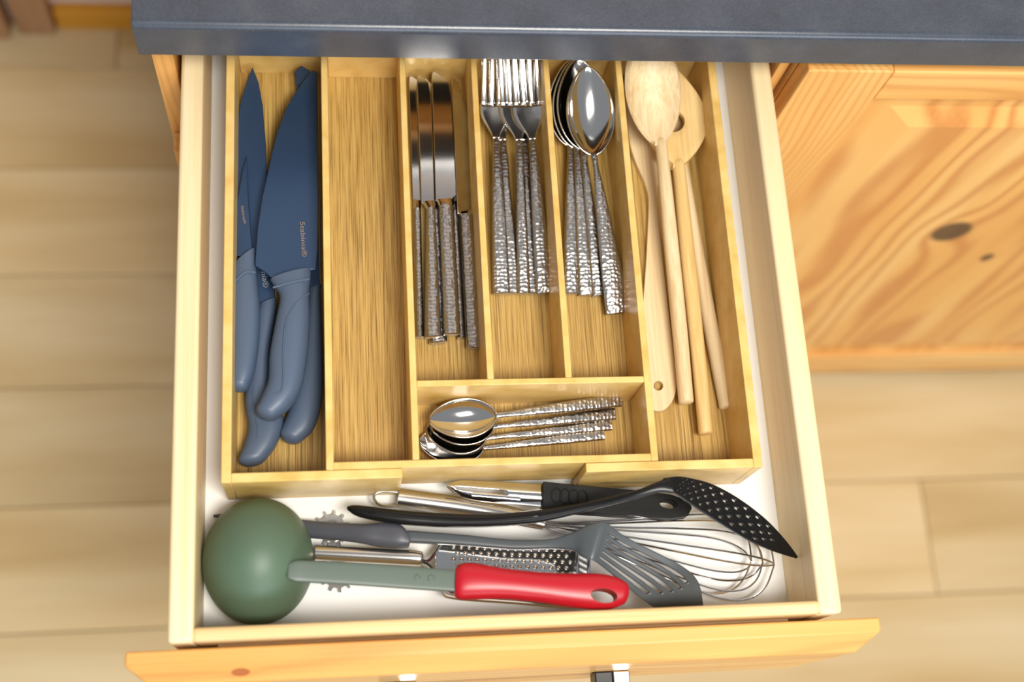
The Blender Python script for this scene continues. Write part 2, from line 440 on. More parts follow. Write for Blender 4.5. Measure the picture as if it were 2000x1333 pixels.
# ---------------------------------------------------------------- the drawer
W = .46; WT = .0167; DB = -.0651; DEP = .50; FT = .0095
dw = thing('drawer', 'pulled out pine kitchen drawer with white bottom holding the cutlery tray', 'drawer', (W / 2, DEP / 2, -.075))
link('side_wall', box(0, WT, 0, DEP, -.078, 0), 'birch_y', dw, smooth=True, bevel=.0028, seg=3)
link('side_wall', box(W - WT, W, 0, DEP, -.078, 0), 'birch_y', dw, smooth=True, bevel=.0028, seg=3)
link('front_wall', box(WT - .001, W - WT + .001, .0004, FT, -.078, -.0004), 'birch_x', dw, smooth=True, bevel=.0028, seg=3)
link('back_wall', box(WT - .001, W - WT + .001, DEP - .012, DEP - .0004, -.078, -.0004), 'birch_x', dw, smooth=True, bevel=.002)
link('bottom', box(WT - .002, W - WT + .002, FT - .002, DEP - .010, DB - .004, DB), 'white', dw, smooth=False)
bm = bmesh.new(); pz1, pz0 = -.0105, -.185; px0, px1 = -.028, .4905; yb_, ym, yfr = -.0032, -.0128, -.0255; ch = .0150
def rect(x0, x1, z0, z1, y): return [bm.verts.new((x, y, z)) for x, z in ((x0, z0), (x1, z0), (x1, z1), (x0, z1))]
a = rect(px0, px1, pz0, pz1, yb_); b = rect(px0, px1, pz0, pz1, ym); c = rect(px0 + ch, px1 - ch, pz0 + ch, pz1 - ch, yfr)
for p, q in ((a, b), (b, c)):
    for i in range(4): bm.faces.new((p[i], p[(i + 1) % 4], q[(i + 1) % 4], q[i]))
bm.faces.new(c); bm.faces.new(a[::-1])
link('mounting_block', box(.03, W - .03, yb_ + .0001, .0004, -.07, -.03, ), 'birch_x', dw, smooth=False)
fp = link('front_panel', bm, 'pine_front', dw, smooth=True, bevel=.0014, seg=2)
fp.data.transform(Matrix.Translation(wbase(dw))); fp.location = -wbase(dw)
hd = bpy.data.objects.new('handle', None); COL.objects.link(hd); hd.parent = dw; hd.location = Vector((.22, -.03, -.085)) - wbase(dw)
for xx in (.140, .2985):
    link('post', box(xx, xx + .0135, -.052, yfr - .0002, -.112, -.092), 'black_metal', hd, smooth=False, bevel=.001)
    link('ferrule', box(xx + .0137, xx + .0265, -.050, yfr - .0002, -.111, -.092), 'satin', hd, smooth=False, bevel=.001)
link('grip_bar', box(.130, .3365, -.064, -.0522, -.112, -.092), 'satin', hd, smooth=False, bevel=.003)

# ---------------------------------------------------------------- the expandable bamboo tray
ty = thing('cutlery_tray', 'expandable bamboo cutlery tray with six compartments inside the drawer', 'cutlery tray', (.224, .28, DB))
TZ = -.0055; WF = -.0605; CF = -.0560
def board(name, x0, x1, y0, y1, z0, z1, mat, parent):
    """a thin solid bamboo board, one material all over"""
    return link(name, box(x0, x1, y0, y1, z0, z1), 'rim', parent, smooth=True, bevel=.0006)
BK0, BK1 = .4550, .4612
def wing(name, x0, x1, side, xe):
    g = bpy.data.objects.new(name, None); COL.objects.link(g); g.parent = ty; g.location = Vector(((x0 + x1) / 2, .28, DB)) - wbase(ty)
    if side < 0:
        board('side_board', x0, x0 + .0066, .1066, BK1, DB + .0003, TZ, 'bamboo_wall', g)
        board('front_board', x0 + .0067, xe, .1066, .1132, DB + .0003, TZ, 'bamboo_x', g)
        board('back_board', x0 + .0067, xe, BK0, BK1, DB + .0003, TZ - .0005, 'bamboo_x', g)
        link('floor_board', box(x0 + .0066, xe, .1132, BK0, DB + .0003, WF), 'bamboo_y', g, smooth=False)
    else:
        board('side_board', x1 - .0066, x1, .1066, BK1, DB + .0003, TZ, 'bamboo_wall', g)
        board('front_board', xe, x1 - .0067, .1066, .1132, DB + .0003, TZ, 'bamboo_x', g)
        board('back_board', xe, x1 - .0067, BK0, BK1, DB + .0003, TZ - .0005, 'bamboo_x', g)
        link('floor_board', box(xe, x1 - .0066, .1132, BK0, DB + .0003, WF), 'bamboo_y', g, smooth=False)
wing('left_wing', .0328, .1565, -1, .1565)
wing('right_wing', .2868, .4166, 1, .2868)
ce = bpy.data.objects.new('centre_unit', None); COL.objects.link(ce); ce.parent = ty; ce.location = Vector((.22, .28, DB)) - wbase(ty)
CT = TZ + .0005; CB = WF + .0002
link('floor_board', box(.1092, .3345, .1188, .4490, CB, CF), 'bamboo_y', ce, smooth=False)
board('side_board', .1040, .1092, .1135, .4545, CB, CT, 'bamboo_wall', ce)
board('side_board', .3346, .3398, .1135, .4545, CB, CT, 'bamboo_wall', ce)
board('front_board', .10925, .33455, .1135, .1188, CB, CT, 'bamboo_x', ce)
board('back_board', .10925, .33455, .4492, .4545, CB, CT, 'bamboo_x', ce)
board('divider', .1640, .1688, .1190, .4490, CF, CT, 'bamboo_wall', ce)
board('cross_divider', .1689, .3345, .1722, .1768, CF, CT, 'bamboo_x', ce)
board('divider', .2196, .2244, .1769, .4490, CF, CT, 'bamboo_wall', ce)
board('divider', .2766, .2814, .1769, .4490, CF, CT, 'bamboo_wall', ce)

# ================================================================ kitchen knives in the left compartment
def base_at(u, v, z): return P(u, v, z)
def kitchen_knife(label, blade, zb, th, grip, mat_blade, base, seam=None, seamh=.0006):
    k = thing('kitchen_knife', label, 'knife', base, 'blue kitchen knives in the tray')
    link('blade', zplate(blade, zb, th), mat_blade, k, smooth=True, bevel=.0006, angle=30)
    h = link('handle', loft(grip, power=2.5, n=24, cap0=.12, cap1=.75), 'blue_grip', k)
    if seam:
        link('seam', tube([P(u, v, z) for u, v, z in crom(seam, 5)], seamh, 6), 'blue_grip', h)
    return k
# bread knife (lowest right)
zf = lambda u, v: -.0425 - .0070 * min(max((v - 128) / 440, 0), 1)
ser = [(589, 128)]
for i in range(26):
    y = 138 + i * 16; x = 580 + (i * 16) * .047
    ser += [(x - (3 if i < 2 else 0), y), (x - 3.5, y + 4), (x - 3.5, y + 11), (x - 0, y + 15)]
bread = ser + [(600, 566), (624, 560), (618, 300), (612, 160), (604, 137)]
kitchen_knife('serrated bread knife with slate handle, partly hidden under the chef knife', bread, zf, .0022,
    [(602, 568, 628, 559, -.0505, .012), (602, 590, 626, 576, -.0505, .015), (596, 640, 629, 640, -.0505, .018), (588, 705, 631, 718, -.0505, .019), (575, 765, 628, 790, -.0505, .019), (560, 812, 613, 838, -.0505, .019), (549, 840, 590, 861, -.0505, .018)], 'blue_blade', P(600, 500, -.0605))
# slicing knife (lowest left)
zf = lambda u, v: -.0430 - .0070 * min(max((v - 130) / 450, 0), 1)
slic = [(493, 130), (482, 158), (470, 198), (461, 250), (455, 305), (452, 360), (452, 430), (458, 500), (478, 560), (504, 600), (538, 585), (535, 545), (529, 470), (525, 400), (522, 345), (519, 280), (513, 205), (505, 160)]
k2 = kitchen_knife('long slicing knife with slate handle pointing to the tray corner, lying under the paring knife', slic, zf, .0022,
    [(505, 600, 540, 585, -.0505, .013), (500, 625, 540, 612, -.0505, .016), (494, 680, 530, 680, -.0505, .018), (484, 735, 530, 745, -.0505, .019), (478, 785, 546, 795, -.0505, .019), (484, 835, 554, 825, -.0505, .019), (477, 868, 541, 868, -.0505, .019), (467, 893, 520, 897, -.0505, .018)], 'blue_blade', P(500, 700, -.0605),
    [(511, 690, -.0418), (494, 770, -.0412), (502, 830, -.0412), (500, 862, -.0412), (486, 872, -.0425)])
lettering('nia\u00ae', 515, 530, 519, 562, .0060, 'letter2', k2, (-.0490, -.0495))
# chef knife (on top)
zf = lambda u, v: -.0370 + .006 * min(max((v - 137) / 400, 0), 1)
chef = [(609, 137), (589, 163), (572, 188), (559, 211), (541, 259), (532, 295), (523, 337), (512, 385), (503, 445), (499, 500), (498, 519), (516, 530), (534, 546), (600, 535), (607, 527), (617, 527), (621, 480), (622, 400), (621, 250), (620, 140)]
k3 = kitchen_knife('large chef knife with pale slate blue handle lying over the other knives', chef, zf, .0026,
    [(528, 548, 607, 527, -.032, .016), (534, 558, 607, 542, -.032, .017), (546, 582, 604, 572, -.032, .019), (539, 625, 605, 626, -.032, .021), (527, 690, 601, 692, -.032, .022), (524, 742, 590, 756, -.032, .022), (513, 772, 567, 796, -.032, .022), (503, 793, 543, 816, -.032, .020)], 'blue_blade', P(560, 600, -.0605),
    [(604, 573, -.0245), (580, 590, -.0222), (560, 625, -.0212), (553, 680, -.0208), (553, 740, -.0206), (548, 766, -.0206), (530, 772, -.0215)])
lettering('Stabinia\u00ae', 590, 433, 594, 502, .0050, 'letter', k3, (-.0324, -.0313))
link('collar', bar([(533, 562, 4, -.0225, .0008), (570, 551, 4, -.0222, .0008), (604, 545, 4, -.0225, .0008)], n=8, cap0=0, cap1=0), 'blue_grip', k3)
# paring knife (on the slicing knife)
zf = lambda u, v: -.0425 + .003 * min(max((v - 303) / 180, 0), 1)
par = [(482, 303), (473, 335), (464, 390), (459, 440), (456, 500), (494, 500), (489, 440), (486, 400), (484, 360)]
k1 = kitchen_knife('small paring knife with slate blue handle against the tray side', par, zf, .0018,
    [(456, 520, 499, 486, -.0395, .013), (453, 545, 502, 540, -.0395, .016), (450, 605, 508, 605, -.0395, .019), (450, 665, 506, 672, -.0395, .020), (450, 720, 497, 730, -.0395, .020), (450, 750, 487, 755, -.0395, .018)], 'blue_blade', P(480, 600, -.0605))
link('collar', bar([(457, 552, 4, -.0308, .0008), (478, 532, 4, -.0302, .0008), (499, 532, 4, -.0310, .0008)], n=8, cap0=0, cap1=0), 'blue_grip', k1)
lettering('Stabinia\u00ae', 473, 402, 478, 437, .0030, 'letter', k1, (-.0406, -.0400))

# ================================================================ table cutlery
def table_knife(label, tipL, tipR, rootL, rootR, handle, zb, tilt=0.0, notch=None, mid=None):
    k = thing('table_knife', label, 'knife', P((handle[0] + handle[4]) / 2, 500, CF), 'hammered table knives')
    (a, b), (c, d), (e, f), (g, h) = tipL, tipR, rootL, rootR
    pts = [(a, b + 14), (a + 1, b + 3), (a + 6, b)]
    pts += (mid or [(c - 6, d + 8), (c - 1, d + 34), (c + (g - c) * .25, d + 90)]) + [(g, h - 26)] + ([(g, h - 10), (g - 6, h - 4), (g - 9, h)] if notch else [(g, h)]) + [(e, f), (a + (e - a) * .5, (b + f) / 2)]
    link('blade', zplate(pts, lambda u, v: zb + .0062 * max(0, 1 - (v - 140) / 255) - tilt * (u - (a + e) / 2 - 12), .0016), 'blade_steel', k, bevel=.0005, angle=30)
    x0, y0, x1, y1, x2, y2, x3, y3 = handle   # top-left, top-right, bottom-left, bottom-right
    z = zb - .0008
    link('bolster', loft([(e + 1, f - 2, g - (9 if notch else 1), h - 2, z, .0035), (x0, y0 + 2, x1, y1 + 2, z, .0062)], power=3, cap0=0, cap1=0, sub=3), 'steel', k)
    link('handle', loft([(x0, y0, x1, y1, z, .0062), ((x0 + x2) / 2, (y0 + y2) / 2, (x1 + x3) / 2, (y1 + y3) / 2, z, .0074), (x2, y2, x3, y3, z, .0082)], power=2.6, cap0=0, cap1=.10, n=22), 'hammer', k)
    return k
zl, zu = CF + .0048, CF + .0125
table_knife('table knife with hammered handle against the divider of the empty compartment', (798, 148), (822, 148), (806, 392), (824, 396), (806, 408, 822, 408, 811, 660, 828, 660), zl)
table_knife('low table knife whose steel handle end sticks out under the others', (826, 152), (850, 158), (838, 400), (866, 400), (838, 412, 862, 412, 838, 672, 874, 668), zl - .0002)
table_knife('low table knife with hammered handle between the mirror blade and the tilted knife', (862, 150), (884, 156), (878, 396), (894, 396), (881, 414, 895, 414, 893, 662, 908, 660), zl)
table_knife('mirror bladed table knife whose blade carries a fine printed line', (814, 146), (843, 152), (823, 397), (848, 395), (832, 408, 850, 406, 829, 660, 862, 658), zu)
table_knife('mirror bladed table knife with a notched heel lying on top', (843, 139), (882, 150), (851, 393), (891, 390), (856, 402, 884, 401, 866, 655, 899, 653), zu, notch=1)
table_knife('tilted table knife with golden reflections leaning on the fork divider', (882, 153), (912, 160), (894, 418), (929, 412), (898, 421, 924, 418, 911, 680, 943, 682), zu - .002,
    mid=[(894, 160), (904, 188), (914, 228), (922, 290), (928, 350)], tilt=.00032)

def fork(label, cx, cy, hw, ex, ey, ew, nx, ny, lift, tw=0):
    """cx, cy = middle of the head at the tine roots; n = neck pixel; e = end of the handle; the tips lean on the tray's back board"""
    f = thing('fork', label, 'fork', P(ex, ey - 100, CF), 'hammered forks in the tray')
    zn, zr = CF + .0135 + lift, CF + .0200 + lift
    C = P(cx, cy, zr); N = P(nx, ny, zn); ax = (C - N); ax.z = 0; Lh = ax.length; ax.normalize(); sd = Vector((ax.y, -ax.x, 0))
    half = (P(cx + hw, cy, zr) - P(cx - hw, cy, zr)).length / 2
    dl = (.4478 - C.y) / ax.y; sl = 1.5 * (zr - zn) / Lh
    def zz(d):
        if d <= Lh: return zn + (zr - zn) * (d / Lh) ** 1.5
        return zr + sl * (d - Lh) + .0055 * ((d - Lh) / dl) ** 2
    def wd(d):
        t = min(d / Lh, 1); return .0026 + (half - .0026) * (math.sin(min(t * 1.15, 1) * math.pi / 2) ** 1.7)
    bm = grid(lambda s, t: N + ax * (s * Lh) + sd * wd(s * Lh) * (2 * t - 1) + Vector((0, 0, zz(s * Lh) - N.z - .0016 * (1 - (2 * t - 1) ** 2) * s)), 16, 10)
    tw_ = half * 2 / 4
    for k in range(4):
        c0 = -half + tw_ * (k + .5)
        def tf(s, t, c0=c0):
            d = Lh - .0004 + s * dl; wv = tw_ * .31 * (1 - .35 * s * s) * (1.58 if s == 0 else 1)
            return N + ax * d + sd * (c0 * (1 - .06 * s) + wv * (2 * t - 1)) + Vector((0, 0, zz(d) - N.z - .0016 * (1 - (c0 / half) ** 2) * (1 - s)))
        grid(tf, 14, 3, bm=bm)
    solid(link('head', bm, 'steel', f, angle=60), .0018, 0)
    st = []
    for t, wk in ((0, 13), (.06, 13), (.12, 17), (.3, ew * .66), (.6, ew * .88), (1, ew * 1.06)):
        u, v = nx + (ex - nx) * t, ny + (ey - ny) * t
        st.append((u, v, wk, zn + (CF + .0036 + lift * .35 - zn) * t + .0035 * math.sin(math.pi * t), .0028 + .0022 * t))
    link('handle', bar(st, power=2.9, cap0=.5, cap1=.08), 'hammer', f)
fork('hammered fork with its handle second from the table knives', 972, 204, 30, 1003, 574, 25, 982, 276, .0002)
fork('hammered fork with handle beside the outermost one at the spoon divider', 1024, 204, 30, 1041, 574, 25, 1026, 276, .0002)
fork('hammered fork with head nearest the table knives', 968, 204, 31, 979, 574, 33, 969, 272, .0036)
fork('hammered fork in the middle of the fan of forks', 1006, 204, 31, 1023, 574, 25, 1014, 276, .0066)
fork('hammered fork on top with golden reflection, leaning to the spoon divider', 1032, 204, 31, 1064, 574, 33, 1040, 274, .0096)

def spoon(name, label, cat_group, tip, neck, wpx, depth, end, ew, z_rim, zh0, zh1, nw=12, drop=0.0, bend=.004, htop=.0026, hend=.0045, tipdz=0.0):
    """a bowl between tip and neck (pixels at the rim's height) and a hammered handle to end"""
    s_ = thing(name, label, 'spoon', P((tip[0] + end[0]) / 2, (tip[1] + end[1]) / 2, CF), cat_group)
    T = P(*tip, z_rim + tipdz); N = P(*neck, z_rim); ax = T - N; L = ax.length; ax.normalize(); sd = Vector((ax.y, -ax.x, 0)).normalized()
    mid = ((tip[0] + neck[0]) / 2, (tip[1] + neck[1]) / 2)
    pxm = L / math.hypot(tip[0] - neck[0], tip[1] - neck[1]); hw = wpx / 2 * pxm
    def wd(s):  # s from neck to tip: egg
        s = min(max(s, 0), 1); return max(hw * (math.sin(math.pi * s ** .86) ** .58) * (.94 + .10 * s), .0015 if s < .5 else 0)
    def fn(s, t):
        e = .5 - .5 * math.cos(math.pi * s); r = 2 * t - 1; r = math.sin(r * math.pi / 2)
        dp = depth * (math.sin(math.pi * min(e * .94 + .06, 1) ** .9) ** .75) * (1 - r * r) ** .8
        return N + ax * (e * L) + sd * wd(e) * r + Vector((0, 0, -dp - drop * e * 0))
    o = link('bowl', grid(fn, 36, 22), 'steel', s_, angle=70); solid(o, .0013, 0)
    st = []
    for t, wk in ((0, nw), (.10, nw * 1.0), (.3, nw + (ew - nw) * .35), (.65, nw + (ew - nw) * .78), (1, ew)):
        st.append((neck[0] + (end[0] - neck[0]) * t, neck[1] + (end[1] - neck[1]) * t, wk * (1 + .08 * t), zh0 + (zh1 - zh0) * t + bend * math.sin(math.pi * t), htop + (hend - htop) * t))
    link('handle', bar(st, power=2.6, cap0=.6, cap1=.08), 'hammer', s_)
    return s_
g = 'hammered table spoons'
r0 = CF + .0150
spoon('table_spoon', 'hammered table spoon lowest of the nested spoons, handle nearest the forks', g, (1124, 113), (1114, 284), 97, .0095, (1116, 574), 29, r0, r0, CF + .0032, tipdz=.0260)
spoon('table_spoon', 'nested table spoon with handle second from the forks', g, (1128, 114), (1126, 288), 97, .0095, (1145, 577), 30, r0 + .0022, r0 + .0022, CF + .0036, tipdz=.0260)
spoon('table_spoon', 'nested table spoon with handle beside the crooked top one', g, (1131, 115), (1139, 290), 97, .0095, (1171, 578), 27, r0 + .0044, r0 + .0044, CF + .004, tipdz=.0260)
spoon('table_spoon', 'shiny table spoon lying askew on top of the nested spoons', g, (1147, 130), (1160, 302), 97, .0110, (1207, 612), 44, r0 + .0110, r0 + .0104, CF + .0075, tipdz=.0225)
g = 'small hammered teaspoons'
q0 = CF + .0075
spoon('teaspoon', 'dark teaspoon at the bottom of the pile by the tray front', g, (818, 862), (944, 876), 78, .0058, (1179, 850), 20, q0, q0, CF + .003, nw=10, bend=.002)
spoon('teaspoon', 'teaspoon second from the bottom of the pile', g, (833, 838), (950, 856), 82, .0058, (1194, 831), 20, q0 + .0022, q0 + .0022, CF + .0034, nw=10, bend=.002)
spoon('teaspoon', 'teaspoon nested right under the topmost one', g, (842, 834), (964, 834), 74, .0058, (1201, 809), 22, q0 + .0065, q0 + .006, CF + .0044, nw=10, bend=.003)
spoon('teaspoon', 'topmost shiny teaspoon with a scratched bowl', g, (838, 822), (970, 812), 80, .0085, (1212, 782), 25, q0 + .0140, q0 + .0130, CF + .009, nw=12, bend=.003)

# ================================================================ wooden utensils
g = 'wooden utensils in the side compartment'
z = WF + .0060
sp = thing('wooden_spatula', 'flat pale wooden spatula with a hole in its broad end', 'spatula', P(1285, 600, WF), g)
out = [(1224, 150), (1224, 215), (1229, 272), (1240, 312), (1259, 356), (1267, 388), (1266, 440), (1262, 520), (1257, 590), (1256, 680), (1259, 750), (1264, 785), (1276, 801), (1295, 802), (1312, 786), (1321, 757), (1318, 715), (1311, 655), (1300, 560), (1290, 470), (1283, 385), (1292, 330), (1300, 272), (1302, 215), (1300, 150)]
link('blade', zplate(out, z, .0050, 3, [circle_px(1286, 754, 9.5, 9.5, 18)]), 'beech', sp, bevel=.0012, angle=30)
# spoon C, lowest of the three
def wooden_spoon(label, base, head, hmat, handle, hole=None, dish=.006, th=.005, mat='beech', taper=.62):
    s_ = thing('wooden_spoon', label, 'spoon', base, g)
    (u0, v0), (u1, v1), wpx, z0, z1 = head      # tip, neck
    T, N = P(u0, v0, z0), P(u1, v1, z1); ax = T - N; L = ax.length; ax.normalize(); sd = Vector((ax.y, -ax.x, 0)).normalized()
    hw = wpx / 2 * L / math.hypot(u0 - u1, v0 - v1)
    def fn(s, t):
        e = .5 - .5 * math.cos(math.pi * s); r = math.sin((2 * t - 1) * math.pi / 2)
        wv = max(hw * math.sin(math.pi * e ** .92) ** taper, .005 if e < .5 else .001)
        return N + ax * (e * L) + sd * wv * r - Vector((0, 0, dish * math.sin(math.pi * e) * (1 - r * r)))
    if hole is None:
        o = link('head', grid(fn, 30, 18), hmat, s_, angle=60)
    else:
        # annular patch round the hole
        H = P(hole[0], hole[1], (z0 + z1) / 2); hr = hole[2] * L / math.hypot(u0 - u1, v0 - v1); n = 48; bm = bmesh.new(); rings = []
        edge = [fn(i / 24, 0) for i in range(25)] + [fn(1 - i / 24, 1) for i in range(1, 24)]
        n = len(edge)
        for q in (0, .25, .5, .75, 1):
            rg = []
            for k, e in enumerate(edge):
                d = e - H; d.z = 0; i = H + d.normalized() * hr; p = i.lerp(Vector((e.x, e.y, i.z)), q); p.z = N.z + (T.z - N.z) * max(min((p - N).dot(ax) / L, 1), 0) - dish * .5 * (1 - q); rg.append(bm.verts.new(p))
            rings.append(rg)
        for a, b in zip(rings, rings[1:]):
            for k in range(n): bm.faces.new((a[k], a[(k + 1) % n], b[(k + 1) % n], b[k]))
        o = link('head', bm, hmat, s_, angle=50)
    solid(o, th, 0)
    m = o.modifiers.new('edge', 'BEVEL'); m.width = .0012; m.segments = 2; m.limit_method = 'ANGLE'; m.angle_limit = R_(50)
    link('handle', bar(handle, power=2.05, n=20, cap0=.6, cap1=.30), mat, s_)
    return s_
wooden_spoon('wooden spoon with slanting handle tucked under the other wooden spoons', P(1390, 650, WF), ((1300, 140), (1324, 292), 76, WF + .0135, WF + .009), 'beech',
    [(1322, 280, 26, WF + .007, .0085), (1340, 375, 26, WF + .0065, .0095), (1366, 520, 27, WF + .0062, .0105), (1396, 680, 28, WF + .006, .0110), (1419, 795, 28, WF + .006, .0110)], mat='beech', dish=.002)
wooden_spoon('wooden spoon with a round hole in its flat head', P(1355, 600, WF), ((1312, 131), (1324, 330), 118, WF + .0300, WF + .0245), 'beech3',
    [(1320, 285, 36, WF + .0225, .0050), (1323, 312, 32, WF + .0240, .0070), (1327, 340, 25, WF + .0242, .0095), (1341, 480, 28, WF + .0205, .0110), (1361, 670, 28, WF + .0150, .0112), (1378, 846, 27, WF + .0115, .0112)], hole=(1314, 237, 22), dish=.003, th=.006, mat='beech3', taper=.9)
wooden_spoon('pale wooden spoon with a broad dished bowl lying on top', P(1320, 600, WF), ((1264, 44), (1289, 284), 108, WF + .0755, WF + .0340), 'beech',
    [(1286, 250, 36, WF + .0325, .0040), (1289, 268, 30, WF + .0330, .0070), (1292, 292, 23, WF + .0335, .0100), (1301, 380, 26, WF + .0305, .0112), (1311, 480, 28, WF + .0260, .0118), (1327, 640, 29, WF + .0185, .0120), (1340, 786, 29, WF + .0125, .0118)], dish=.011, taper=.7)

# ================================================================ front of the drawer
# ---- toothed wheel tool (under the other utensils)
tw = thing('pastry_wheel', 'small steel tool with two toothed wheels, half hidden behind the green ladle', 'kitchen tool', P(652, 1080, DB))
def gear(u, v, rpx, z, n=11):
    c = P(u, v, z); r = (P(u + rpx, v, z) - c).length; pts = []
    for k in range(n):
        for da, rr in ((-.30, .76), (-.17, .80), (-.11, 1.0), (.11, 1.0), (.17, .80), (.30, .76)):
            a = 2 * math.pi * (k + da) / n + .25; pts.append(c + Vector((math.cos(a), math.sin(a), 0)) * r * rr)
    hole = [c + Vector((math.cos(a), math.sin(a), 0)) * r * .22 for a in [2 * math.pi * i / 14 for i in range(14)]]
    return plate(pts, .0016, [hole]), c, r
for (u, v, rp, zz_) in ((648, 1032, 35, DB + .0045), (660, 1122, 36, DB + .0045)):
    bm, c, r = gear(u, v, rp, zz_)
    gw = link('toothed_wheel', bm, 'satin', tw, bevel=.0003, angle=30)
    link('hub', tube([c + Vector((math.cos(a), math.sin(a), .0004)) * 1 if False else c + Vector((math.cos(a) * r * .42, math.sin(a) * r * .42, .0002)) for a in [2 * math.pi * i / 20 for i in range(20)]], .0006, 6, closed=True), 'steel', gw)
    link('axle', tube([c + Vector((0, 0, -.0044)), c + Vector((0, 0, .0014))], r * .215, 12), 'steel', gw)
link('fork_bar', zplate([(636, 1030), (662, 1030), (672, 1122), (648, 1122)], DB + .0028, .0024), 'satin', tw, bevel=.0004)

# ---- whisk
wk = thing('balloon_whisk', 'steel balloon whisk with a hanging loop and thin wire cage', 'whisk', P(1100, 1030, DB))
hz = DB + .0125
hl = link('handle', bar([(778, 973, 37, hz, .0128), (800, 976, 38, hz, .0132), (900, 990, 38, hz + .001, .0135), (1000, 1008, 34, hz + .004, .0118), (1050, 1021, 26, hz + .007, .009), (1063, 1025, 22, hz + .008, .0078)], power=2.0, cap0=.06, cap1=.1, n=24), 'satin', wk)
lp = crom([(780, 962, hz), (752, 960, hz), (736, 963, hz), (730, 972, hz), (736, 983, hz), (750, 989, hz), (778, 989, hz)], 5)
link('hanging_loop', tube([P(*p) for p in lp], .0011, 8), 'satin', hl)
A0 = P(1060, 1025, hz + .008); A1 = P(1512, 1104, DB + .0105); ax = (A1 - A0); LW = ax.length; ax.normalize()
s1 = ax.cross(Vector((0, 0, 1))).normalized(); s2 = s1.cross(ax).normalized()
for k in range(6):
    ang = math.pi * (k + .12) / 6; dirv = s1 * math.cos(ang) + s2 * math.sin(ang)
    sc_ = 1 - .05 * (k % 3); rad = .0315 * (1 if abs(math.sin(ang)) < .75 else .96)
    s2k = .30
    dirv = s1 * math.cos(ang) + s2 * math.sin(ang) * s2k
    half = crom([(0, .0020), (.15, .0055), (.35, .0135), (.58, .0235), (.78, .0305), (.90, .0275), (.97, .0165), (1.0, 0)], 6)
    pts = [A0 + ax * (LW * sc_ * t) + dirv * (r / .0305 * rad) for t, r in half]
    pts += [A0 + ax * (LW * sc_ * t) - dirv * (r / .0305 * rad) for t, r in half[::-1][1:]]
    for p in pts: p.z = max(p.z, DB + .0008)
    link('wire_loop', tube(pts, .0007, 6), 'wire', wk)

# ---- peeler
pe = thing('vegetable_peeler', 'steel vegetable peeler with black textured plastic handle beside the tray', 'peeler', P(1100, 970, DB))
pz = DB + .024
pl = [(873, 949), (884, 942), (905, 938), (960, 940), (1062, 946)]; pr = [(873, 950), (890, 964), (915, 974), (970, 982), (1062, 990)]
cl, cr = crom(pl, 10), crom(pr, 10)
def pf(s, t):
    x = s * (len(cl) - 1); i = min(int(x), len(cl) - 2); f = x - i
    a = [cl[i][j] + (cl[i + 1][j] - cl[i][j]) * f for j in (0, 1)]; b = [cr[i][j] + (cr[i + 1][j] - cr[i][j]) * f for j in (0, 1)]
    u, v = a[0] + (b[0] - a[0]) * t, a[1] + (b[1] - a[1]) * t
    p = P(u, v, pz); p.z += .0034 * math.sin(math.pi * t) - .002; return p
bl = link('blade', grid(pf, 40, 24, lambda i, j: 11 <= i <= 31 and 10 <= j <= 14), 'steel', pe, angle=60); solid(bl, .0009, 0)
link('cutting_edge', bar([(922, 966, 9, pz + .0012, .0008), (1016, 974, 9, pz + .0012, .0008)], n=10, cap0=0, cap1=0), 'steel', bl)
o = link('handle', zplate([(1060, 943), (1062, 941), (1130, 948), (1230, 957), (1310, 966), (1345, 978), (1352, 992), (1344, 1008), (1310, 1013), (1200, 1005), (1062, 995), (1060, 993)], lambda u, v: pz + .005 - (u - 1060) / 290 * .006, .0130, 0, [circle_px(1306, 985, 17, 9, 20, .1)]), 'black_grip', pe, bevel=.0024, angle=40, seg=3)
for k in range(4):
    link('grip_ring', tube([P(u, v, pz + .0052 - (1085 + k * 17 - 1060) / 290 * .006) for u, v in circle_px(1087 + k * 17, 968 + k * 1.5, 10, 14, 18)], .0006, 6, closed=True), 'black_grip', o)

# ---- grater
gr = thing('hand_grater', 'steel hand grater with punched teeth and a wire frame under the red handle', 'grater', P(960, 1115, DB))
gz = DB + .020
link('handle', bar([(616, 1081, 30, gz - .004, .0108), (720, 1086, 31, gz - .002, .0110), (800, 1090, 31, gz, .0110), (822, 1092, 29, gz, .0104)], power=2.0, n=24, cap0=.1, cap1=.35), 'satin', gr)
def gzf(u): return gz - .003 - (u - 850) / 300 * .008
pc = [(850, 1072), (858, 1058), (1120, 1070), (1148, 1090), (1146, 1158), (1120, 1176), (880, 1160), (862, 1146), (850, 1110)]
link('plate', zplate(pc, lambda u, v: gzf(u), .0009), 'steel', gr, bevel=.0003, angle=30)
fr = crom([(822, 1094), (836, 1096), (852, 1078), (866, 1060), (900, 1058), (1120, 1070), (1147, 1086), (1150, 1120), (1146, 1165), (1120, 1185), (1000, 1177), (885, 1168), (864, 1154), (850, 1120), (836, 1104), (822, 1098)], 5)
link('wire_frame', tube([P(u, v, gzf(u) + .0004) for u, v in fr], .0013, 8), 'steel', gr)
link('crossbar', tube([P(1128, 1072, gzf(1128) + .001), P(1130, 1172, gzf(1130) + .001)], .0010, 8), 'steel', gr)
dome = bmesh.new(); bmesh.ops.create_uvsphere(dome, u_segments=8, v_segments=5, radius=1)
for v in dome.verts:
    if v.co.z < 0: v.co.z = 0
me_t = bpy.data.meshes.new('tooth'); dome.to_mesh(me_t); dome.free(); me_t.materials.append(M['steel'])
for p in me_t.polygons: p.use_smooth = True
